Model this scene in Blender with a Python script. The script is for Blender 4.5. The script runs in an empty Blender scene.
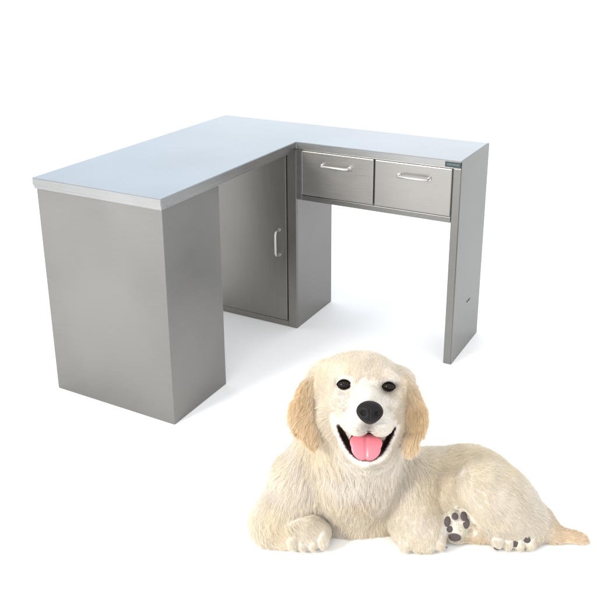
import bpy, bmesh, math, random
import numpy as np
from mathutils import Vector, Matrix
R = math.radians
random.seed(7); rng = np.random.default_rng(7)
C = bpy.context.scene.collection

# ---------------------------------------------------------------- camera
cd = bpy.data.cameras.new('camera'); cam = bpy.data.objects.new('camera', cd); C.objects.link(cam)
cam.location = (2.052, -3.062, 1.518)
cam.rotation_euler = (1.2421, 0.0102, 0.5132)
cd.sensor_width = 36; cd.lens = 847.996/597*36
cd.shift_x = (298.5-288.285)/597; cd.shift_y = -(297-225.421)/597
cd.clip_start = .05; cd.clip_end = 200
bpy.context.scene.camera = cam
sc = bpy.context.scene
sc.render.resolution_x = 1024; sc.render.resolution_y = 1019
sc.view_settings.view_transform = 'Standard'; sc.view_settings.look = 'None'
sc.view_settings.exposure = 0; sc.view_settings.gamma = 1
try: sc.cycles.use_denoising = True
except Exception: pass
sc.cycles.max_bounces = 8

# ---------------------------------------------------------------- studio surround: white, a little brighter and bluer to the back
w = bpy.data.worlds.new('World'); sc.world = w; w.use_nodes = True
nt = w.node_tree; bg = nt.nodes['Background']
tc = nt.nodes.new('ShaderNodeTexCoord')
dp = nt.nodes.new('ShaderNodeVectorMath'); dp.operation = 'DOT_PRODUCT'; dp.inputs[1].default_value = (-.35, .85, .25)
nt.links.new(tc.outputs['Generated'], dp.inputs[0])
rp = nt.nodes.new('ShaderNodeValToRGB'); e = rp.color_ramp.elements
e[0].position = 0.0; e[0].color = (.93, .92, .91, 1)
e[1].position = .9; e[1].color = (1.0, 1.035, 1.07, 1)
nt.links.new(dp.outputs['Value'], rp.inputs[0]); 
nz = nt.nodes.new('ShaderNodeTexNoise'); nz.inputs['Scale'].default_value = 2.6; nz.inputs['Detail'].default_value = 2
nt.links.new(tc.outputs['Generated'], nz.inputs[0])
zr = nt.nodes.new('ShaderNodeMapRange'); zr.inputs[1].default_value = .38; zr.inputs[2].default_value = .62
nt.links.new(nz.outputs[0], zr.inputs[0])
sk = nt.nodes.new('ShaderNodeMix'); sk.data_type = 'RGBA'
sk.inputs['A'].default_value = (.83, .89, .96, 1); sk.inputs['B'].default_value = (1.14, 1.13, 1.12, 1)
nt.links.new(zr.outputs[0], sk.inputs['Factor'])
ml = nt.nodes.new('ShaderNodeMix'); ml.data_type = 'RGBA'; ml.blend_type = 'MULTIPLY'; ml.inputs['Factor'].default_value = 1
ml.clamp_result = False
nt.links.new(rp.outputs[0], ml.inputs['A']); nt.links.new(sk.outputs['Result'], ml.inputs['B'])
nt.links.new(ml.outputs['Result'], bg.inputs[0])
bg.inputs[1].default_value = 1.50

def area(name, loc, target, size, power, col=(1, 1, 1)):
    l = bpy.data.lights.new(name, 'AREA'); l.shape = 'DISK'; l.size = size; l.energy = power; l.color = col
    o = bpy.data.objects.new(name, l); C.objects.link(o); o.location = loc
    o.rotation_euler = (Vector(target)-Vector(loc)).to_track_quat('-Z', 'Y').to_euler()
area('studio_softbox', (-.6, -4.9, 2.1), (.8, -1.0, .2), .9, 145, (1, .98, .95))
area('studio_top_softbox', (1.2, -2.6, 3.6), (1.2, -1.1, .1), 1.6, 12, (1, .98, .95))

# ---------------------------------------------------------------- node helpers
def mat(name, col=(.5, .5, .5), rough=.5, metal=0.0, **kw):
    m = bpy.data.materials.new(name); m.use_nodes = True
    b = m.node_tree.nodes['Principled BSDF']
    b.inputs['Base Color'].default_value = (*col, 1)
    b.inputs['Roughness'].default_value = rough; b.inputs['Metallic'].default_value = metal
    for k, v in kw.items(): b.inputs[k.replace('_', ' ')].default_value = v
    return m

def steel(name, col, rough, brush=(1, 1, 60), amp=.035, bump=.02, metal=1.0, cloud=.10):
    m = mat(name, col, rough, metal); t = m.node_tree; N = t.nodes; L = t.links; b = N['Principled BSDF']
    co = N.new('ShaderNodeTexCoord'); mp = N.new('ShaderNodeMapping'); mp.inputs['Scale'].default_value = brush
    L.new(co.outputs['Object'], mp.inputs[0])
    n = N.new('ShaderNodeTexNoise'); n.inputs['Scale'].default_value = 14; n.inputs['Detail'].default_value = 4
    L.new(mp.outputs[0], n.inputs[0])
    n2 = N.new('ShaderNodeTexNoise'); n2.inputs['Scale'].default_value = 2.4; n2.inputs['Detail'].default_value = 2
    L.new(co.outputs['Object'], n2.inputs[0])
    r = N.new('ShaderNodeMapRange'); r.inputs[3].default_value = rough-amp; r.inputs[4].default_value = rough+amp
    r.inputs[1].default_value = .3; r.inputs[2].default_value = .7
    L.new(n.outputs[0], r.inputs[0])
    ad = N.new('ShaderNodeMath'); ad.operation = 'MULTIPLY_ADD'; ad.inputs[1].default_value = .12
    L.new(n2.outputs[0], ad.inputs[0]); L.new(r.outputs[0], ad.inputs[2]); L.new(ad.outputs[0], b.inputs['Roughness'])
    # slight tone variation along the brushing
    mx = N.new('ShaderNodeMix'); mx.data_type = 'RGBA'
    mx.inputs['A'].default_value = (*[c*(1-cloud) for c in col], 1); mx.inputs['B'].default_value = (*[c*(1+cloud) for c in col], 1)
    m2 = N.new('ShaderNodeMath'); m2.operation = 'MULTIPLY_ADD'; m2.inputs[1].default_value = 1.7; L.new(n2.outputs[0], m2.inputs[0]); L.new(n.outputs[0], m2.inputs[2])
    m3 = N.new('ShaderNodeMapRange'); m3.inputs[1].default_value = 1.0; m3.inputs[2].default_value = 1.7
    L.new(m2.outputs[0], m3.inputs[0]); L.new(m3.outputs[0], mx.inputs['Factor']); L.new(mx.outputs['Result'], b.inputs['Base Color'])
    bp = N.new('ShaderNodeBump'); bp.inputs['Strength'].default_value = bump; bp.inputs['Distance'].default_value = .001
    L.new(n.outputs[0], bp.inputs['Height']); L.new(bp.outputs[0], b.inputs['Normal'])
    return m

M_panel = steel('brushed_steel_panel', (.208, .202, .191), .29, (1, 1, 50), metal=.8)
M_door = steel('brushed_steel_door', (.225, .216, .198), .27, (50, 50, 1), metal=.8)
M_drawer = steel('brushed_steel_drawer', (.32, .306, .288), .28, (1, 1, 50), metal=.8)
M_top = steel('polished_steel_sky_tint', (.325, .352, .375), .19, (1, 40, 1), .03, .01)  # base colour lightened and blued to carry the reflected sky
M_bright = steel('bright_steel_handle', (.62, .60, .57), .25, (1, 1, 1), .02, 0)
M_edge = steel('folded_steel_edge', (.33, .33, .325), .3, (1, 1, 30), .03, .01)
M_dark = mat('mark_black', (.02, .02, .02), .6)
M_plate = mat('black_plate', (.02, .03, .032), .3)
M_print = mat('plate_print', (.10, .14, .14), .5)

# ---------------------------------------------------------------- mesh helpers
def link(name, me, m=None, parent=None, smooth=False):
    o = bpy.data.objects.new(name, me); C.objects.link(o)
    if m: me.materials.append(m)
    if parent: o.parent = parent
    if smooth:
        for p in me.polygons: p.use_smooth = True
    return o

def bxs(bm, x0, x1, y0, y1, z0, z1, bev=.002, seg=2):
    r = bmesh.ops.create_cube(bm, size=1)
    vs = r['verts']
    for v in vs:
        v.co = Vector(((x0+x1)/2+v.co.x*(x1-x0), (y0+y1)/2+v.co.y*(y1-y0), (z0+z1)/2+v.co.z*(z1-z0)))
    if bev:
        es = list({e for v in vs for e in v.link_edges})
        bmesh.ops.bevel(bm, geom=es, offset=bev, segments=seg, affect='EDGES', profile=.6)

def build(name, bm, m, parent=None, smooth=False):
    me = bpy.data.meshes.new(name); bm.to_mesh(me); bm.free()
    return link(name, me, m, parent, smooth)

def box(name, x0, x1, y0, y1, z0, z1, m, parent=None, bev=.002):
    bm = bmesh.new(); bxs(bm, x0, x1, y0, y1, z0, z1, bev)
    return build(name, bm, m, parent)

def tube(bm, pts, r, n=12, taper=None):
    pts = [Vector(p) for p in pts]; rings = []
    up = None
    for i, p in enumerate(pts):
        t = (pts[min(i+1, len(pts)-1)]-pts[max(i-1, 0)]).normalized()
        if up is None:
            up = t.orthogonal().normalized()
        up = (up-t*up.dot(t)).normalized(); sd = t.cross(up)
        rr = r if taper is None else r*taper[i]
        rings.append([bm.verts.new(p+(up*math.cos(2*math.pi*k/n)+sd*math.sin(2*math.pi*k/n))*rr) for k in range(n)])
    for a, b in zip(rings, rings[1:]):
        for k in range(n):
            f = bm.faces.new((a[k], a[(k+1) % n], b[(k+1) % n], b[k])); f.smooth = True
    bm.faces.new(rings[0][::-1]); bm.faces.new(rings[-1])
    bmesh.ops.recalc_face_normals(bm, faces=bm.faces[:])

# ---------------------------------------------------------------- setting
bm = bmesh.new(); bmesh.ops.create_grid(bm, x_segments=8, y_segments=8, size=90)
M_floor = mat('white_studio_floor', (.95, .95, .95), .8)
t = M_floor.node_tree; n = t.nodes.new('ShaderNodeTexNoise'); n.inputs['Scale'].default_value = 3
mr = t.nodes.new('ShaderNodeMapRange'); mr.inputs[3].default_value = .7; mr.inputs[4].default_value = .8
t.links.new(n.outputs[0], mr.inputs[0]); t.links.new(mr.outputs[0], t.nodes['Principled BSDF'].inputs['Roughness'])
fl = build('floor', bm, M_floor); fl['kind'] = 'structure'

# ---------------------------------------------------------------- the desk
H, L1, W1, L2, W2 = .78, 1.147, .528, 1.180, .312
T = .027
desk = bpy.data.objects.new('corner_desk', None); C.objects.link(desk)
desk['label'] = 'L-shaped brushed stainless steel desk with a cabinet door and two drawers, standing behind the dog'
desk['category'] = 'desk'
# worktop: one L-shaped slab with softened edges
bm = bmesh.new()
prof = [(0, -L1), (W1, -L1), (W1, -W2), (L2-.0029, -W2), (L2-.0029, 0), (0, 0)]
vs = [bm.verts.new((x, y, H-T)) for x, y in prof]
f = bm.faces.new(vs); r = bmesh.ops.extrude_face_region(bm, geom=[f])
for v in r['geom']:
    if isinstance(v, bmesh.types.BMVert): v.co.z = H
bmesh.ops.recalc_face_normals(bm, faces=bm.faces[:])
bmesh.ops.bevel(bm, geom=[e for e in bm.edges], offset=.0022, segments=3, affect='EDGES')
top = build('worktop', bm, M_top, desk); top.data.materials.append(M_edge)
for p in top.data.polygons:
    if p.normal.z < .4: p.material_index = 1
# folded hem under the rim of the worktop
bm = bmesh.new()
bxs(bm, .003, W1-.003, -L1+.003, -L1+.03, H-T-.010, H-T-.0003, .001)
bxs(bm, W1-.025, W1-.003, -L1+.031, -W2-.003, H-T-.010, H-T-.0003, .001)
build('rim_hem', bm, M_edge, desk)
# end pedestal (left wing)
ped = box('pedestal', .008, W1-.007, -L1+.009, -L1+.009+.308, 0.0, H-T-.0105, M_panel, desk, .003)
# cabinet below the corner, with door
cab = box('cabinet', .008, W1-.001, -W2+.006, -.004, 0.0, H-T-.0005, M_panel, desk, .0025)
bm = bmesh.new()   # face frame of the cabinet
yf0, yf1 = -W2-.001, -W2+.0055
bxs(bm, .008, .045, yf0, yf1, .001, H-T-.001, .0015)
bxs(bm, .487, .5265, yf0, yf1, .001, H-T-.001, .0015)
bxs(bm, .0455, .4865, yf0, yf1, .001, .026, .0015)
bxs(bm, .0455, .4865, yf0, yf1, .738, H-T-.001, .0015)
build('face_frame', bm, M_door, cab)
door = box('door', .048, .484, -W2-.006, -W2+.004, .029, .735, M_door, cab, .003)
def handle(name, a, b, out, parent, r=.0045):
    a = Vector(a); b = Vector(b); o = Vector(out); d = (b-a).normalized()*.014
    pts = [a, a+o*.55, a+o*.85+d*.25, a+o+d]
    pts += [b+o-d, b+o*.85-d*.25, b+o*.55, b]
    bm = bmesh.new(); tube(bm, pts, r, 12)
    for p in (a, b):
        tube(bm, [p, p+o*.12], r*1.7, 14)
    return build(name, bm, M_bright, parent)
handle('handle', (.452, -W2-.006, .418), (.452, -W2-.006, .312), (0, -.032, 0), door)
# drawer unit (right wing)
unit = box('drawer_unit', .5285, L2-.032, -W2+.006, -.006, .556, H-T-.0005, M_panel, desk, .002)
bm = bmesh.new()
bxs(bm, .5275, .5505, yf0, yf1, .553, H-T-.001, .0015)
bxs(bm, .551, L2-.032, yf0, yf1, .553, .574, .0015)
build('face_frame', bm, M_panel, unit)
def drawer(x0, x1):
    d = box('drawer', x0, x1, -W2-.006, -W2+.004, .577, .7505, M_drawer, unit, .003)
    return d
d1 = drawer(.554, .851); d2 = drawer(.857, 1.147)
handle('handle', (.645, -W2-.006, .706), (.757, -W2-.006, .706), (0, -.028, 0), d1)
handle('handle', (.953, -W2-.006, .706), (1.065, -W2-.006, .706), (0, -.028, 0), d2)
# end panel (right wing)
bm = bmesh.new(); bxs(bm, L2-.031, L2-.0026, -W2, 0, 0.0, H-T-.0005, .002)
bxs(bm, L2-.0025, L2, -W2, 0, 0.0, H+.0006, .0008)
leg = build('end_panel', bm, M_panel, desk)
bm = bmesh.new(); bxs(bm, L2-.0015, L2+.0008, -W2+.15, -W2+.19, .193, .199, .0005)  # small dark mark on the panel's outer face
build('dark_mark', bm, M_dark, leg)
# maker's plate
pl = box('name_plate', 1.119, 1.1765, -W2-.0030, -W2-.0003, .756, .7755, M_plate, desk, .0008)
bm = bmesh.new(); x = 1.126
for k in range(9):
    wd = .0026+.0012*((k*7) % 3)
    bxs(bm, x, x+wd, -W2-.0034, -W2-.0028, .762, .7695, 0); x += wd+.0013
build('print', bm, M_print, pl)

# ---------------------------------------------------------------- the dog
# DOGDATA BEGIN
PRIMS = [
 ('e', -0.1724, 0.175, 0.0109, 0.1634, 0.1296, 0.1352, 0.0, 0.0, 0.0, 0.03, 0, 0, -0.4, -1, 0.02),
 ('e', -0.1882, 0.16, 0.1008, 0.1352, 0.107, 0.0958, 0.0, 0.0, 0.0, 0.04, 0, 0, -0.5, -1, 0.022),
 ('c', -0.0315, 0.19, 0.0295, 0.1268, 0.1374, 0.17, 0.0474, 0.1268, 0.05, 0, 1, 0, -0.25, 0.012),
 ('e', 0.1719, 0.15, 0.0524, 0.1239, 0.1296, 0.1239, 0.0, 0.0, 0.0, 0.04, 0, 0.9, 0, -0.5, 0.012),
 ('e', 0.2378, 0.1, 0.0446, 0.0958, 0.0958, 0.1014, 0.0, 0.0, 0.0, 0.04, 0, 0.7, 0.2, -0.8, 0.014),
 ('c', -0.029, 0.19, -0.0478, 0.0676, 0.1153, 0.18, -0.0266, 0.0676, 0.03, 0, 1, 0, -0.3, 0.01),
 ('e', 0.2034, 0.062, 0.1114, 0.1211, 0.0845, 0.0732, 0.0, 0.733, 0.0, 0.034, 0, 0.8, 0, -0.6, 0.01),
 ('e', 0.2821, 0.07, 0.0358, 0.062, 0.0732, 0.0676, 0.0, 0.0, 0.0, 0.012, 0, 0.6, 0.2, -0.8, 0.012),
 ('c', 0.3168, 0.06, 0.002, 0.0366, 0.2516, 0.035, 0.0126, 0.0366, 0.01, 5, -0.9, 0, -0.2, 0.008),
 ('e', 0.2014, 0.014, 0.0265, 0.0175, 0.0282, 0.0225, 0.0, 0.0, 0.0, 0.004, 5, -0.2, -0.5, -0.6, 0.007),
 ('e', 0.2278, 0.014, 0.0201, 0.0175, 0.0282, 0.0225, 0.0, 0.0, 0.0, 0.004, 5, -0.2, -0.5, -0.6, 0.007),
 ('e', 0.2567, 0.014, 0.017, 0.0175, 0.0282, 0.0225, 0.0, 0.0, 0.0, 0.004, 5, -0.2, -0.5, -0.6, 0.007),
 ('e', 0.2822, 0.014, 0.0233, 0.0175, 0.0282, 0.0225, 0.0, 0.0, 0.0, 0.004, 5, -0.2, -0.5, -0.6, 0.007),
 ('c', 0.1884, 0.065, 0.0301, 0.0451, 0.1369, 0.055, 0.0157, 0.038, 0.008, 3, -0.8, 0, -0.1, 0.009),
 ('e', 0.1006, 0.035, 0.0349, 0.0366, 0.0282, 0.0423, 0.0, 0.0, 0.0, 0.008, 5, -0.2, -0.2, 1, 0.006),
 ('e', 0.0749, 0.032, 0.0656, 0.0146, 0.0169, 0.0155, 0.0, 0.0, 0.0, 0.006, 5, 0, -0.2, 1, 0.006),
 ('e', 0.0897, 0.032, 0.0813, 0.0146, 0.0169, 0.0155, 0.0, 0.0, 0.0, 0.006, 5, 0, -0.2, 1, 0.006),
 ('e', 0.1105, 0.032, 0.0812, 0.0146, 0.0169, 0.0155, 0.0, 0.0, 0.0, 0.006, 5, 0, -0.2, 1, 0.006),
 ('e', 0.1271, 0.032, 0.0656, 0.0146, 0.0169, 0.0155, 0.0, 0.0, 0.0, 0.006, 5, 0, -0.2, 1, 0.006),
 ('e', -0.3119, 0.12, 0.1041, 0.0761, 0.0789, 0.0901, 0.0, -0.3491, 0.0, 0.03, 0, -0.2, -0.2, -1, 0.02),
 ('e', -0.0261, 0.14, 0.1084, 0.0732, 0.0789, 0.0901, 0.0, 0.0, 0.0, 0.03, 0, 0.1, -0.2, -1, 0.018),
 ('c', -0.1721, 0.12, 0.1609, 0.1183, -0.1598, 0.1, 0.3121, 0.1183, 0.04, 0, 0, -0.6, -1, 0.02),
 ('c', -0.2631, 0.13, 0.2168, 0.062, -0.3009, 0.12, 0.1485, 0.0648, 0.03, 0, -0.4, -0.2, -1, 0.024),
 ('c', -0.3173, 0.11, 0.105, 0.0704, -0.3793, 0.07, 0.0329, 0.0676, 0.012, 0, -0.3, -0.1, -1, 0.016),
 ('c', -0.3792, 0.06, 0.0216, 0.062, -0.2966, 0.035, 0.0319, 0.0507, 0.005, 0, 0.9, -0.2, -0.3, 0.011),
 ('e', -0.2835, 0.03, 0.0295, 0.0507, 0.0423, 0.0408, 0.0, 0.0, 0.0, 0.006, 5, 0.8, -0.4, -0.3, 0.006),
 ('e', -0.3333, 0.008, 0.0283, 0.0175, 0.0282, 0.0239, 0.0, 0.0, 0.0, 0.004, 5, 0.1, -0.6, -0.5, 0.007),
 ('e', -0.3072, 0.008, 0.0236, 0.0175, 0.0282, 0.0239, 0.0, 0.0, 0.0, 0.004, 5, 0.1, -0.6, -0.5, 0.007),
 ('e', -0.2811, 0.008, 0.0236, 0.0175, 0.0282, 0.0239, 0.0, 0.0, 0.0, 0.004, 5, 0.1, -0.6, -0.5, 0.007),
 ('e', -0.2551, 0.008, 0.0299, 0.0175, 0.0282, 0.0239, 0.0, 0.0, 0.0, 0.004, 5, 0.1, -0.6, -0.5, 0.007),
 ('c', -0.0148, 0.12, 0.1037, 0.0761, -0.0072, 0.08, 0.0506, 0.0676, 0.01, 0, 0.1, -0.5, -1, 0.012),
 ('e', -0.0002, 0.048, 0.0373, 0.0732, 0.0732, 0.062, 0.0, 0.0, 0.0, 0.018, 0, 0.1, -0.7, -0.6, 0.008),
 ('e', 0.0088, 0.03, 0.0167, 0.0535, 0.0507, 0.0338, 0.0, 0.0, 0.0, 0.006, 5, 0.1, -0.7, -0.6, 0.006),
 ('e', -0.0387, 0.008, 0.0219, 0.018, 0.031, 0.0239, 0.0, 0.0, 0.0, 0.004, 5, 0.1, -0.6, -0.5, 0.007),
 ('e', -0.01, 0.008, 0.0188, 0.018, 0.031, 0.0239, 0.0, 0.0, 0.0, 0.004, 5, 0.1, -0.6, -0.5, 0.007),
 ('e', 0.02, 0.008, 0.0188, 0.018, 0.031, 0.0239, 0.0, 0.0, 0.0, 0.004, 5, 0.1, -0.6, -0.5, 0.007),
 ('e', 0.0481, 0.008, 0.0282, 0.018, 0.031, 0.0239, 0.0, 0.0, 0.0, 0.004, 5, 0.1, -0.6, -0.5, 0.007),
 ('c', 0.3294, 0.09, 0.0104, 0.0479, 0.3619, 0.05, 0.0004, 0.0296, 0.03, 4, 0.6, -0.1, -0.8, 0.012),
 ('c', 0.3619, 0.05, 0.0004, 0.0296, 0.4236, 0.035, -0.0018, 0.0225, 0.008, 4, 1, 0, -0.1, 0.01),
 ('m', -0.1581, 0.1031, 0.4058, 0.1241, 0.1073, 0.1137, 0.9971, -0.0762, 0.0, 0.0387, 0.5067, 0.8613, -0.0657, -0.8588, 0.5081, 0.02, 0, 0.0749, 0.9799, 0.1847, 0.009),
 ('m', -0.1573, 0.0803, 0.4692, 0.075, 0.0543, 0.0569, 0.9971, -0.0762, 0.0, 0.0387, 0.5067, 0.8613, -0.0657, -0.8588, 0.5081, 0.02, 0, 0.0677, 0.8848, 0.4611, 0.006),
 ('m', -0.2285, 0.0781, 0.3596, 0.0595, 0.0827, 0.0776, 0.9971, -0.0762, 0.0, 0.0387, 0.5067, 0.8613, -0.0657, -0.8588, 0.5081, 0.02, 0, -0.7921, -0.0699, -0.6064, 0.014),
 ('m', -0.0793, 0.0667, 0.3596, 0.0491, 0.0801, 0.0776, 0.9971, -0.0762, 0.0, 0.0387, 0.5067, 0.8613, -0.0657, -0.8588, 0.5081, 0.02, 0, 0.7723, -0.1895, -0.6064, 0.013),
 ('m', -0.1446, 0.0153, 0.4323, 0.0362, 0.0439, 0.0827, 0.9971, -0.0762, 0.0, 0.0387, 0.5067, 0.8613, -0.0657, -0.8588, 0.5081, 0.014, 2, 0.0704, 0.9206, 0.3841, 0.003),
 ('m', -0.146, -0.031, 0.425, 0.0414, 0.031, 0.062, 0.9971, -0.0762, 0.0, 0.0387, 0.5067, 0.8613, -0.0657, -0.8588, 0.5081, 0.012, 2, 0.0738, 0.9655, 0.2497, 0.003),
 ('m', -0.1954, 0.0181, 0.3796, 0.0284, 0.031, 0.0517, 0.9971, -0.0762, 0.0, 0.0387, 0.5067, 0.8613, -0.0657, -0.8588, 0.5081, 0.012, 2, -0.7221, -0.2165, -0.657, 0.004),
 ('m', -0.0935, 0.0103, 0.3796, 0.0246, 0.031, 0.0517, 0.9971, -0.0762, 0.0, 0.0387, 0.5067, 0.8613, -0.0657, -0.8588, 0.5081, 0.012, 2, 0.6808, -0.3238, -0.657, 0.004),
 ('m', -0.1945, 0.0268, 0.4248, 0.0336, 0.0284, 0.0362, 0.9971, -0.0762, 0.0, 0.0387, 0.5067, 0.8613, -0.0657, -0.8588, 0.5081, 0.012, 2, -0.872, 0.184, -0.4537, 0.0035),
 ('m', -0.0959, 0.0193, 0.4248, 0.031, 0.0284, 0.0362, 0.9971, -0.0762, 0.0, 0.0387, 0.5067, 0.8613, -0.0657, -0.8588, 0.5081, 0.012, 2, 0.8898, 0.0493, -0.4537, 0.0035),
 ('m', -0.1999, 0.055, 0.482, 0.0284, 0.0155, 0.0259, 0.9887, 0.0129, 0.1496, -0.135, 0.5122, 0.8482, -0.0657, -0.8588, 0.5081, 0.012, 0, -0.387, 0.6629, 0.6409, 0.0045),
 ('m', -0.0915, 0.0454, 0.4798, 0.0259, 0.0155, 0.0259, 0.9752, -0.1631, -0.1496, 0.2113, 0.4857, 0.8482, -0.0657, -0.8588, 0.5081, 0.012, 0, 0.4833, 0.5964, 0.6409, 0.0045),
 ('c', -0.2164, 0.0177, 0.3354, 0.0233, -0.1937, -0.028, 0.312, 0.0181, 0.008, 2, -0.5613, -0.3892, -0.7304, 0.006),
 ('c', -0.1937, -0.028, 0.312, 0.0181, -0.1532, -0.0635, 0.308, 0.0142, 0.006, 2, -0.0387, -0.5067, -0.8613, 0.005),
 ('c', -0.1532, -0.0635, 0.308, 0.0142, -0.1073, -0.0346, 0.312, 0.0181, 0.006, 2, 0.4113, -0.4873, -0.7704, 0.005),
 ('c', -0.1073, -0.0346, 0.312, 0.0181, -0.0774, 0.0084, 0.3376, 0.0207, 0.008, 2, 0.4956, -0.4701, -0.7304, 0.006),
 ('m', -0.147, 0.0099, 0.2906, 0.0724, 0.0491, 0.0569, 0.9971, -0.0762, 0.0, 0.0387, 0.5067, 0.8613, -0.0657, -0.8588, 0.5081, 0.012, 0, -0.0387, -0.5067, -0.8613, 0.012),
 ('m', -0.2484, 0.1287, 0.4375, 0.0439, 0.0388, 0.0414, 0.839, 0.2281, 0.494, -0.5402, 0.4588, 0.7055, -0.0657, -0.8588, 0.5081, 0.02, 0, -0.7324, -0.3043, -0.609, 0.012),
 ('m', -0.2846, 0.0805, 0.4124, 0.031, 0.0543, 0.0233, 0.91, -0.2605, -0.3226, 0.4094, 0.4412, 0.7986, -0.0657, -0.8588, 0.5081, 0.008, 1, -0.3838, -0.4909, -0.7821, 0.018),
 ('m', -0.2994, 0.0401, 0.383, 0.0323, 0.0465, 0.0207, 0.9978, -0.0585, 0.0301, 0.0039, 0.509, 0.8608, -0.0657, -0.8588, 0.5081, 0.01, 1, -0.1892, -0.5316, -0.8256, 0.022),
 ('m', -0.2832, 0.0123, 0.3482, 0.0207, 0.031, 0.0155, 0.8986, 0.1705, 0.4043, -0.4339, 0.4831, 0.7605, -0.0657, -0.8588, 0.5081, 0.009, 1, 0.2008, -0.551, -0.81, 0.018),
 ('m', -0.0547, 0.1112, 0.433, 0.0362, 0.0362, 0.0414, 0.7945, -0.3531, -0.494, 0.6036, 0.3713, 0.7055, -0.0657, -0.8588, 0.5081, 0.02, 0, 0.5673, -0.4511, -0.689, 0.012),
 ('m', -0.0339, 0.0626, 0.4146, 0.0246, 0.0517, 0.0233, 0.9502, 0.1016, 0.2946, -0.3046, 0.5022, 0.8093, -0.0657, -0.8588, 0.5081, 0.008, 1, 0.3047, -0.5435, -0.7821, 0.018),
 ('m', -0.0236, 0.0235, 0.3803, 0.0246, 0.0439, 0.0194, 0.9978, -0.0585, 0.0301, 0.0039, 0.509, 0.8608, -0.0657, -0.8588, 0.5081, 0.009, 1, 0.0573, -0.5538, -0.8307, 0.022),
 ('m', -0.0349, -0.0041, 0.3374, 0.0168, 0.0336, 0.0155, 0.9478, -0.2129, -0.2374, 0.3121, 0.466, 0.8279, -0.0657, -0.8588, 0.5081, 0.008, 1, -0.2365, -0.5233, -0.8187, 0.018),
 ('p', -0.1748, -0.0327, 0.3981, 0.0336, 0.0271, 0.0517, 0.9478, -0.2129, -0.2374, 0.3121, 0.466, 0.8279, -0.0657, -0.8588, 0.5081, 0.012, 2, -0.5355, -0.2027, -0.8199, 0.003),
 ('p', -0.1151, -0.0372, 0.3981, 0.031, 0.0271, 0.0517, 0.9691, 0.0664, 0.2374, -0.2376, 0.508, 0.8279, -0.0657, -0.8588, 0.5081, 0.012, 2, 0.4984, -0.2817, -0.8199, 0.003),
 ('p', -0.1463, -0.0502, 0.4077, 0.0129, 0.0129, 0.0259, 0.9971, -0.0762, 0.0, 0.0387, 0.5067, 0.8613, -0.0657, -0.8588, 0.5081, 0.006, 6, -0.0387, -0.5067, -0.8613, 0.002),
]
CUTS = [
 (-0.151, -0.0499, 0.3516, 0.0439, 0.0375, 0.0827, 0.9971, -0.0762, 0.0, 0.0387, 0.5067, 0.8613, -0.0657, -0.8588, 0.5081, 0.003),
 (-0.1996, -0.0237, 0.349, 0.007, 0.0388, 0.0569, 0.8829, 0.1873, 0.4306, -0.465, 0.4769, 0.7459, -0.0657, -0.8588, 0.5081, 0.003),
 (-0.0978, -0.0308, 0.3501, 0.0054, 0.0375, 0.0569, 0.8622, -0.3052, -0.4043, 0.5023, 0.4116, 0.7605, -0.0657, -0.8588, 0.5081, 0.003),
 (-0.2027, 0.0081, 0.4838, 0.015, 0.0101, 0.0233, 0.9876, -0.1288, -0.09, 0.1428, 0.4959, 0.8566, -0.0657, -0.8588, 0.5081, 0.004),
 (-0.0951, -0.0008, 0.4827, 0.0137, 0.0096, 0.0233, 0.9957, -0.0229, 0.09, -0.0657, 0.5118, 0.8566, -0.0657, -0.8588, 0.5081, 0.004),
]
HEAD_O = (-0.1614, 0.06, 0.4038)
HEAD_R = (0.9971, -0.0762, -0.0)
HEAD_U = (0.0387, 0.5067, 0.8613)
HEAD_F = (-0.0657, -0.8588, 0.5081)
CHEST = (-0.1661, 0.04, 0.1344)
PADS = [('main', 0.088, -0.0, 0.0347, 0.0169, 0.0127), ('toe', 0.0685, -0.0, 0.0876, 0.009, 0.0141), ('toe', 0.0778, -0.0, 0.0566, 0.0085, 0.0101), ('toe', 0.0879, 0.0, 0.1076, 0.009, 0.0096), ('toe', 0.1088, -0.0, 0.0999, 0.0096, 0.0124), ('toe', 0.1181, 0.0, 0.0721, 0.009, 0.0155), ('main', 0.2477, 0.0, 0.0221, 0.0155, 0.009), ('toe', 0.2764, 0.0, 0.0347, 0.0096, 0.0096), ('toe', 0.1992, 0.0, 0.0127, 0.0085, 0.0056)]
CLAWS = [(0.0538, 0.0, 0.019), (0.0258, 0.0, 0.008), (-0.0027, 0.0, 0.0064)]
# DOGDATA END
OX, OY, AZ = 1.445, -1.317, R(28.7)
COLS = np.array([(.85, .795, .70), (.80, .665, .475), (.75, .695, .61), (.80, .68, .52), (.81, .70, .55), (.83, .79, .71), (.45, .41, .38)])
COLS = COLS*np.array((1.03, 1.045, 1.085))
INK = np.array((.11, .065, .055))

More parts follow.
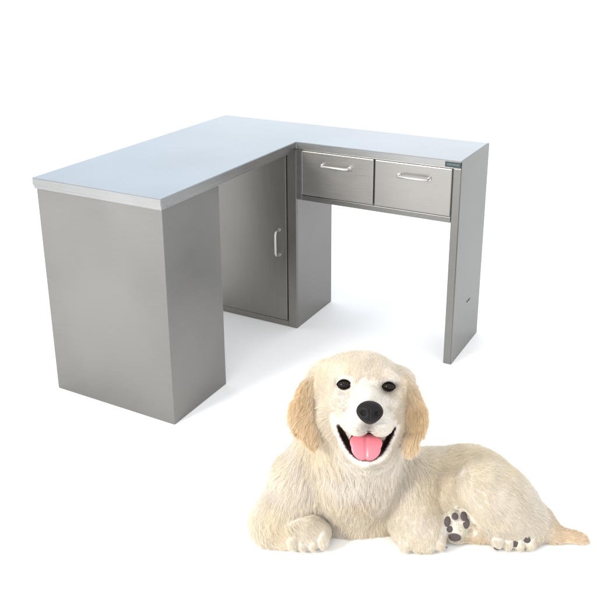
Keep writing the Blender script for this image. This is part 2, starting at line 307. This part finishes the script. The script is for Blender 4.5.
def eval_prims(p, need=False):
    """signed distance of the body, and (if need) blended colour, flow and fur length"""
    d = np.full(len(p), 10.0)
    if need:
        W = np.zeros(len(p)); Cc = np.zeros((len(p), 3)); Fl = np.zeros((len(p), 3)); Ln = np.zeros(len(p))
    cut = np.full(len(p), 10.0)
    for q in CUTS:
        c = np.array(q[0:3]); rad = np.array(q[3:6]); B = np.array([q[6:9], q[9:12], q[12:15]])
        l = (p-c)@B.T
        k0 = np.linalg.norm(l/rad, axis=1); k1 = np.linalg.norm(l/rad**2, axis=1)+1e-9
        cut = np.minimum(cut, k0*(k0-1)/k1)
    opened = False; post = np.full(len(p), 10.0)
    for q in PRIMS:
        if q[0] == 'p' and not opened:
            opened = True; k = .003; h = np.clip(.5-.5*(d+cut)/k, 0, 1); d = d*(1-h)-cut*h+k*h*(1-h)
        if q[0] == 'c':
            a = np.array(q[1:4]); ra = q[4]; b = np.array(q[5:8]); rb = q[8]; k, col = q[9], q[10]; fl = q[11:14]; ln = q[14]
            ab = b-a; t = np.clip(((p-a)@ab)/(ab@ab), 0, 1)
            di = np.linalg.norm(p-a-t[:, None]*ab, axis=1)-(ra+(rb-ra)*t)
        else:
            c = np.array(q[1:4]); rad = np.array(q[4:7])
            if q[0] == 'e':
                rx, ry, rz = q[7:10]; k, col = q[10], q[11]; fl = q[12:15]; ln = q[15]
                Rm = np.array(Matrix.Rotation(rz, 3, 'Z') @ Matrix.Rotation(ry, 3, 'Y') @ Matrix.Rotation(rx, 3, 'X'))
                l = (p-c)@Rm
            else:
                B = np.array([q[7:10], q[10:13], q[13:16]]); k, col = q[16], q[17]; fl = q[18:21]; ln = q[21]
                l = (p-c)@B.T
            k0 = np.linalg.norm(l/rad, axis=1); k1 = np.linalg.norm(l/rad**2, axis=1)+1e-9
            di = k0*(k0-1)/k1
            di = np.where(k0 < .15, -rad.min()*.9, di)
        if q[0] == 'p': post = np.minimum(post, di)
        h = np.clip(.5+.5*(d-di)/k, 0, 1)
        d = d*(1-h)+di*h-k*h*(1-h)
        if need:
            wt = np.exp(-np.clip(di, -.03, 1)/.009)
            W += wt; Cc += wt[:, None]*COLS[col]; Fl += wt[:, None]*np.array(fl); Ln += wt*ln
    d2 = d
    fz = .004-p[:, 2]; k = .006
    h = np.clip(.5-.5*(d2-fz)/k, 0, 1); d2 = d2*(1-h)+fz*h+k*h*(1-h)
    if need: return d2, np.where(post < .0008, 1.0, cut), Cc/W[:, None], Fl/W[:, None], Ln/W
    return d2

def grad(p, e=.0012):
    g = np.stack([eval_prims(p+np.eye(3)[i]*e)-eval_prims(p-np.eye(3)[i]*e) for i in range(3)], 1)
    return g/(np.linalg.norm(g, axis=1)[:, None]+1e-9)

def surface_nets(lo, hi, h, B=6):
    n = (np.ceil((hi-lo)/(h*B)).astype(int))*B
    V = np.full(n+1, 1.0, np.float32)
    nb = n//B
    g = np.stack(np.meshgrid(*[np.arange(k) for k in nb], indexing='ij'), -1).reshape(-1, 3)
    cen = lo+(g*B+B/2)*h
    dc = eval_prims(cen)
    near = np.abs(dc) < h*B*1.5
    off = np.stack(np.meshgrid(*[np.arange(B+1)]*3, indexing='ij'), -1).reshape(-1, 3)
    for gi in g[(~near) & (dc < 0)]:
        V[gi[0]*B:gi[0]*B+B+1, gi[1]*B:gi[1]*B+B+1, gi[2]*B:gi[2]*B+B+1] = -1
    gn = g[near]
    for s in range(0, len(gn), 400):
        idx = (gn[s:s+400, None]*B+off[None]).reshape(-1, 3)
        V[idx[:, 0], idx[:, 1], idx[:, 2]] = eval_prims(lo+idx*h)
    S = V < 0
    cells = np.zeros(n, np.int8)
    for dx in (0, 1):
        for dy in (0, 1):
            for dz in (0, 1):
                cells += S[dx:n[0]+dx, dy:n[1]+dy, dz:n[2]+dz]
    act = (cells > 0) & (cells < 8)
    ci = np.argwhere(act); vid = np.full(n, -1, np.int64); vid[tuple(ci.T)] = np.arange(len(ci))
    pos = np.zeros((len(ci), 3)); cnt = np.zeros(len(ci))
    corners = [(dx, dy, dz) for dx in (0, 1) for dy in (0, 1) for dz in (0, 1)]
    for a in corners:
        for ax in range(3):
            if a[ax]: continue
            b = list(a); b[ax] = 1
            va = V[ci[:, 0]+a[0], ci[:, 1]+a[1], ci[:, 2]+a[2]]; vb = V[ci[:, 0]+b[0], ci[:, 1]+b[1], ci[:, 2]+b[2]]
            m = (va < 0) != (vb < 0)
            t = np.where(m, va/np.where(m, va-vb, 1), 0)
            pp = np.array(a)[None]+np.eye(3)[ax][None]*t[:, None]
            pos[m] += pp[m]; cnt[m] += 1
    P = lo+(ci+pos/cnt[:, None])*h
    faces = []
    for ax in range(3):
        u, v = (ax+1) % 3, (ax+2) % 3
        sl0 = [slice(1, n[i]) for i in range(3)]; sl0[ax] = slice(0, n[ax])
        sl1 = list(sl0); sl1[ax] = slice(1, n[ax]+1)
        A = S[tuple(sl0)]; Bm = S[tuple(sl1)]
        e = np.argwhere(A != Bm)
        e0 = e.copy()
        for i in range(3):
            if i != ax: e0[:, i] += 1
        flip = S[tuple(e0.T)]
        def cid(du, dv):
            q = e0.copy(); q[:, u] -= du; q[:, v] -= dv
            return vid[tuple(q.T)]
        Q = np.stack([cid(0, 0), cid(1, 0), cid(1, 1), cid(0, 1)], 1)
        Q = np.where(flip[:, None], Q, Q[:, ::-1])
        faces.append(Q)
    F = np.concatenate(faces)
    for _ in range(2):        # settle onto the exact surface
        d = eval_prims(P); g = grad(P); P = P-g*np.clip(d, -h, h)[:, None]*.8
    return P, F

dogroot = Matrix.Translation((OX, OY, 0)) @ Matrix.Rotation(AZ, 4, 'Z')
P, F = surface_nets(np.array([-.52, -.16, -.01]), np.array([.50, .36, .60]), .0042)
d_, cut_, col_, flow_, len_ = eval_prims(P, True)
me = bpy.data.meshes.new('puppy'); me.from_pydata(P.tolist(), [], F.tolist()); me.update()
for p_ in me.polygons: p_.use_smooth = True
Pn = grad(P)
inner = cut_ < .0024
skin = col_.copy()*.74
HO = np.array(HEAD_O); HR = np.array(HEAD_R); HU = np.array(HEAD_U); HF = np.array(HEAD_F)
def hd(u, v, z): return HO+(HR*(u-359)+HU*(402-v))*(1-z*.00118)/386.8+HF*z/386.8
skin[inner] = INK
def plane_uv(q):
    l = q-HO; z = (l@HF)*386.8; m = 1-z*.00118
    return 359+(l@HR)*386.8/m, 402-(l@HU)*386.8/m, z
def pigment(q, cc):
    u_, v_, z_ = plane_uv(q)
    g = np.exp(-((u_-368.7)/9.5)**2-((v_-424)/6.5)**2)*(z_ > 20)*.8
    g = np.maximum(g, .6*np.exp(-((u_-368.7)/1.0)**2)*(v_ > 418)*(v_ < 431)*(z_ > 20))
    for eu_, ev_ in ((344, 385.6), (387.5, 386.1)):
        g = np.maximum(g, .45*np.exp(-(((u_-eu_)/8.2)**2+((v_-ev_)/5.6)**2)**2)*(z_ > 0))
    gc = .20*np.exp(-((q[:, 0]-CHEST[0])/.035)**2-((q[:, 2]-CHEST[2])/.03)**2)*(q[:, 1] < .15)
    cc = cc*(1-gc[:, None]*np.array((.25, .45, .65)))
    return cc*(1-g[:, None])+np.array((.16, .125, .11))*g[:, None]
hm_ = (np.clip(((P-HO)@HF)/.05, 0, 1)*(np.linalg.norm(P-HO, axis=1) < .2))[:, None]
skin = np.where(inner[:, None], skin, pigment(P, skin*(1+.10*hm_)))
NOSE = hd(369.5, 410.5, 58)
nd = np.linalg.norm(P-NOSE, axis=1)
att = me.color_attributes.new('tone', 'FLOAT_COLOR', 'POINT')
att.data.foreach_set('color', np.concatenate([skin, np.ones((len(P), 1))], 1).astype(np.float32).ravel())
M_skin = mat('dog_undercoat', (.8, .7, .55), .9)
t = M_skin.node_tree; an = t.nodes.new('ShaderNodeAttribute'); an.attribute_name = 'tone'
t.links.new(an.outputs['Color'], t.nodes['Principled BSDF'].inputs['Base Color'])
dog = link('dog', me, M_skin); dog.matrix_world = dogroot
dog['label'] = 'cream retriever puppy lying in front of the desk, mouth open with pink tongue showing'
dog['category'] = 'dog'

# fur: hair curves grown from the body
def vnoise(p, f, seed):
    r = np.random.default_rng(seed); out = np.zeros((len(p), 3))
    for _ in range(5):
        k = r.normal(size=(3, 3))*f; ph = r.uniform(0, 6.28, 3)
        out += np.sin(p@k.T+ph)
    return out/5**.5
pu, pv, pz = plane_uv(P)
lip = (Pn@HU < -1.90) & (pv > 430) & (pv < 440) & (pu > 338) & (pu < 395) & (pz > 5)
for i_ in np.where(lip)[0]: att.data[int(i_)].color = (*INK, 1)
tri = np.concatenate([F[:, [0, 1, 2]], F[:, [0, 2, 3]]])
a, b, c_ = P[tri[:, 0]], P[tri[:, 1]], P[tri[:, 2]]
ar = np.linalg.norm(np.cross(b-a, c_-a), axis=1)/2
Lv = len_
headmask = np.clip(((P-HO)@HF)/.05, 0, 1)*(np.linalg.norm(P-HO, axis=1) < .2)
dens = ar*(1+1.8*headmask[tri[:, 0]])
padc = np.array([q[1:4] for q in PADS[:6]]).mean(0)
bad = lip | (cut_ < .0024) | (P[:, 2] < .008) | (nd < .026)
dens = dens*(~bad[tri].any(1))
NF = 720000
ti = rng.choice(len(tri), NF, p=dens/dens.sum())
u1 = rng.random(NF); u2 = rng.random(NF); s = u1+u2 > 1; u1[s] = 1-u1[s]; u2[s] = 1-u2[s]
bc = np.stack([1-u1-u2, u1, u2], 1)
T3 = tri[ti]
def interp(A): return (A[T3]*(bc[:, :, None] if A.ndim == 2 else bc)).sum(1)
root = interp(P); nr = interp(Pn); nr /= np.linalg.norm(nr, axis=1)[:, None]
fl = interp(flow_); fl = fl/(np.linalg.norm(fl, axis=1)[:, None]+1e-6)
ln = np.maximum(interp(Lv)*1.45, .0045)*(.6+.6*rng.random(NF))*np.clip((interp(cut_)-.001)/.012, .22, 1)*np.clip(np.linalg.norm(root[:, None]-np.array([q[1:4] for q in PADS])[None], axis=2).min(1)/.022, .25, 1)
clr = interp(col_)
clump = vnoise(root, 90, 3); wav = vnoise(root, 38, 5); big = vnoise(root, 16, 9)
ns = np.clip(ln/.014, .25, 1.2)[:, None]
fl = fl-nr*(fl*nr).sum(1)[:, None]; fl /= np.linalg.norm(fl, axis=1)[:, None]+.25
fl = fl+clump*.14*ns+wav*.12*ns+big*.12*ns+rng.normal(size=(NF, 3))*.09
ft = fl-nr*(fl*nr).sum(1)[:, None]; ft /= np.linalg.norm(ft, axis=1)[:, None]+1e-6
lift = .17+.16*(rng.random(NF))+.05*clump[:, 0]
K = 5
pts = np.zeros((NF, K, 3)); pts[:, 0] = root-nr*.0012
fly0 = rng.random(NF) < .05; lift = lift+fly0*.3; ln = ln*(1+.35*fly0)
dirv = ft*1.0+nr*lift[:, None]*1.6; dirv /= np.linalg.norm(dirv, axis=1)[:, None]
for k in range(1, K):
    pts[:, k] = pts[:, k-1]+dirv*(ln/(K-1))[:, None]
    dirv = dirv+ft*.28-nr*(.16*lift)[:, None]+rng.normal(size=(NF, 3))*.05
    dirv[:, 2] -= .05
    dirv /= np.linalg.norm(dirv, axis=1)[:, None]
# tufts: strands lean to the nearest guide strand
from mathutils.kdtree import KDTree
NG = 16000; gi = rng.choice(NF, NG, replace=False)
kd = KDTree(NG)
for i_, g_ in enumerate(gi): kd.insert(root[g_], i_)
kd.balance()
near_ = gi[np.array([kd.find(q_)[1] for q_ in root.tolist()])]
off_ = pts[near_]-pts
cl_ = (np.clip(ln/.016, .25, 1)*(.25+.45*rng.random(NF)))[:, None, None]*(np.arange(K)/(K-1))[None, :, None]**1.3
fly = rng.random(NF) < .07; cl_[fly] = 0
pts += off_*cl_
pts[:, :, 2] = np.maximum(pts[:, :, 2], .0015)
hc = bpy.data.hair_curves.new('fur'); hc.add_curves([K]*NF)
hc.attributes['position'].data.foreach_set('vector', pts.astype(np.float32).ravel())
rad = hc.attributes.get('radius') or hc.attributes.new('radius', 'FLOAT', 'POINT')
prof = np.array([1, .95, .8, .55, .12])
wd = np.where(interp(headmask) > .5, .00024, .00029)
rad.data.foreach_set('value', (wd[:, None]*prof).astype(np.float32).ravel())
var = .95+.10*rng.random(NF)+.03*clump[:, 1]
warm = np.clip(.5+.35*big[:, 2]+.2*wav[:, 2], 0, 1)[:, None]
clr = pigment(root, clr)*var[:, None]*(1-warm*np.array([.02, .06, .15]))
ca = hc.attributes.new('tone', 'FLOAT_COLOR', 'CURVE')
ca.data.foreach_set('color', np.concatenate([np.clip(clr, 0, .95), np.ones((NF, 1))], 1).astype(np.float32).ravel())
M_fur = bpy.data.materials.new('cream_fur'); M_fur.use_nodes = True
t = M_fur.node_tree; N = t.nodes; Lk = t.links
for x_ in list(N): N.remove(x_)
out = N.new('ShaderNodeOutputMaterial'); an = N.new('ShaderNodeAttribute'); an.attribute_name = 'tone'
hb = N.new('ShaderNodeBsdfDiffuse'); tl = N.new('ShaderNodeBsdfTranslucent')
gl = N.new('ShaderNodeBsdfPrincipled'); gl.inputs['Roughness'].default_value = .45
Lk.new(an.outputs['Color'], gl.inputs['Base Color']); Lk.new(an.outputs['Color'], tl.inputs['Color'])
mx = N.new('ShaderNodeMixShader'); mx.inputs[0].default_value = .5
Lk.new(gl.outputs[0], mx.inputs[1]); Lk.new(tl.outputs[0], mx.inputs[2]); Lk.new(mx.outputs[0], out.inputs[0])
N.remove(hb)
hc.materials.append(M_fur)
fur = bpy.data.objects.new('fur', hc); C.objects.link(fur); fur.parent = dog

# ---- eyes, nose, tongue, pads, claws
M_eye = mat('dark_brown_eye', (.010, .006, .004), .02, 0, Specular_IOR_Level=.2)
M_lid = mat('eyelid_skin', (.007, .005, .004), 1.0, 0, Specular_IOR_Level=0)
M_nose = mat('nose_leather', (.010, .008, .008), .5, 0, Specular_IOR_Level=.16)
t = M_nose.node_tree; vn = t.nodes.new('ShaderNodeTexVoronoi'); vn.inputs['Scale'].default_value = 420
tcn = t.nodes.new('ShaderNodeTexCoord'); t.links.new(tcn.outputs['Object'], vn.inputs[0])
bp = t.nodes.new('ShaderNodeBump'); bp.inputs['Strength'].default_value = .35; bp.inputs['Distance'].default_value = .0006
t.links.new(vn.outputs[0], bp.inputs['Height']); t.links.new(bp.outputs[0], t.nodes['Principled BSDF'].inputs['Normal'])
M_tongue = mat('wet_pink_tongue', (.68, .19, .23), .32, 0, Subsurface_Weight=.25)
M_tongue.node_tree.nodes['Principled BSDF'].inputs['Subsurface Radius'].default_value = (.01, .004, .003)
t = M_tongue.node_tree; vn = t.nodes.new('ShaderNodeTexNoise'); vn.inputs['Scale'].default_value = 500
tcn = t.nodes.new('ShaderNodeTexCoord'); t.links.new(tcn.outputs['Object'], vn.inputs[0])
bp = t.nodes.new('ShaderNodeBump'); bp.inputs['Strength'].default_value = .3; bp.inputs['Distance'].default_value = .0006
t.links.new(vn.outputs[0], bp.inputs['Height']); t.links.new(bp.outputs[0], t.nodes['Principled BSDF'].inputs['Normal'])
M_pad = mat('paw_pad_skin', (.075, .058, .055), .75)
M_claw = mat('dark_claw', (.10, .075, .06), .5)

def blob(name, center, rad, axes, m, fn=None, sub=4, parent=dog):
    """rounded form in the dog's frame; fn reshapes unit-sphere points"""
    bm = bmesh.new(); bmesh.ops.create_icosphere(bm, subdivisions=sub, radius=1)
    A = np.array(axes)
    for v in bm.verts:
        q = np.array(v.co)
        if fn: q = fn(q)
        v.co = Vector(center+(q*np.array(rad))@A)
    o = build(name, bm, m, parent, True); return o
HA = (HR, HU, HF)
px = 1/386.8
for (eu, ev, ew) in ((344, 385.6, 5.9), (387.5, 386.1, 5.4)):
    ce = hd(eu, ev, 26)
    ey = blob('eye', ce, (ew*1.14*px, ew*.92*px, 6.4*px), HA, M_eye)
    bm = bmesh.new()        # dark lid rim: almond outline
    ring = []
    for k in range(28):
        an_ = 2*math.pi*k/28; xx = math.cos(an_); yy = math.sin(an_)
        yy = yy*(.67 if yy > 0 else .56)*(1-.35*abs(xx))
        ring.append(Vector(ce+(HR*xx*ew*1.12+HU*yy*ew*1.12)*px+HF*(5.4-3.4*xx*xx)*px))
    tube(bm, ring+[ring[0]], .0016, 8)
    build('eyelid', bm, M_lid, ey, True)
def nose_fn(q):
    x, y, z = q
    wdt = 1.0 if y > 0 else 1-.24*(-y)**1.6
    x2 = x*wdt
    # nostrils: two comma pits; centre groove
    for s in (-1, 1):
        dd = ((x2-s*(.5+.12*y))/.23)**2+((y+.12)/.2)**2
        z -= .42*math.exp(-dd*.8) if z > 0 else 0
    if z > 0: z -= .10*math.exp(-(x2/.08)**2)*(1 if y < .2 else .0)
    y2 = y if y < 0 else y*.86
    return np.array((x2, y2, z))
blob('nose', hd(369.5, 410.5, 56), (12.3*px, 11.3*px, 10*px), HA, M_nose, nose_fn, 5)
def tongue_fn(q):
    x, y, z = q
    s_ = (1-y)/2                      # 0 at the back, 1 at the tip
    wd_ = 1.12-.42*s_**1.5
    r_ = max(abs(x), abs(y), 1e-6)**.35 if abs(x)*abs(y) > .04 else 1
    x2 = x*wd_*(1+.16*min(1, abs(x*y)*2)); y2 = y*(1+.10*min(1, abs(x*y)*2))
    g = -.10*math.exp(-(x/.12)**2)*(1 if z > 0 else 0)
    z2 = z*.34+g+.18*abs(x)**2+.55*s_
    return np.array((x2, y2, z2))
blob('tongue', hd(366.4, 444.2, 18), (14.2*px, 12*px, 12*px), HA, M_tongue, tongue_fn, 5)

def snap(p):
    p = np.array(p, float)[None]
    for _ in range(6):
        p = p-grad(p)*eval_prims(p)[:, None]*.9
    return p[0], grad(p)[0]
for kind, x_, y_, z_, ra_, rb_ in PADS:
    p_, n_ = snap((x_, y_, max(z_, .006)))
    ax_ = np.cross(np.array((0, 0, 1.0)), n_); ax_ /= np.linalg.norm(ax_); ay_ = np.cross(n_, ax_)
    blob('paw_pad', p_+n_*.0012, (ra_*.95, rb_*.95, .0036), (ax_, ay_, n_), M_pad, None, 3)
for q in CLAWS:
    p_, n_ = snap((q[0], q[1], max(q[2], .007)))
    bm = bmesh.new(); d_ = n_*np.array((1, 1, .2)); d_ /= np.linalg.norm(d_)
    tube(bm, [p_-d_*.004, p_+d_*.003+np.array((0, 0, .001)), p_+d_*.006-np.array((0, 0, .001)), p_+d_*.009-np.array((0, 0, .003))], .0026, 8, [1, 1, .75, .3])
    build('claw', bm, M_claw, dog, True)
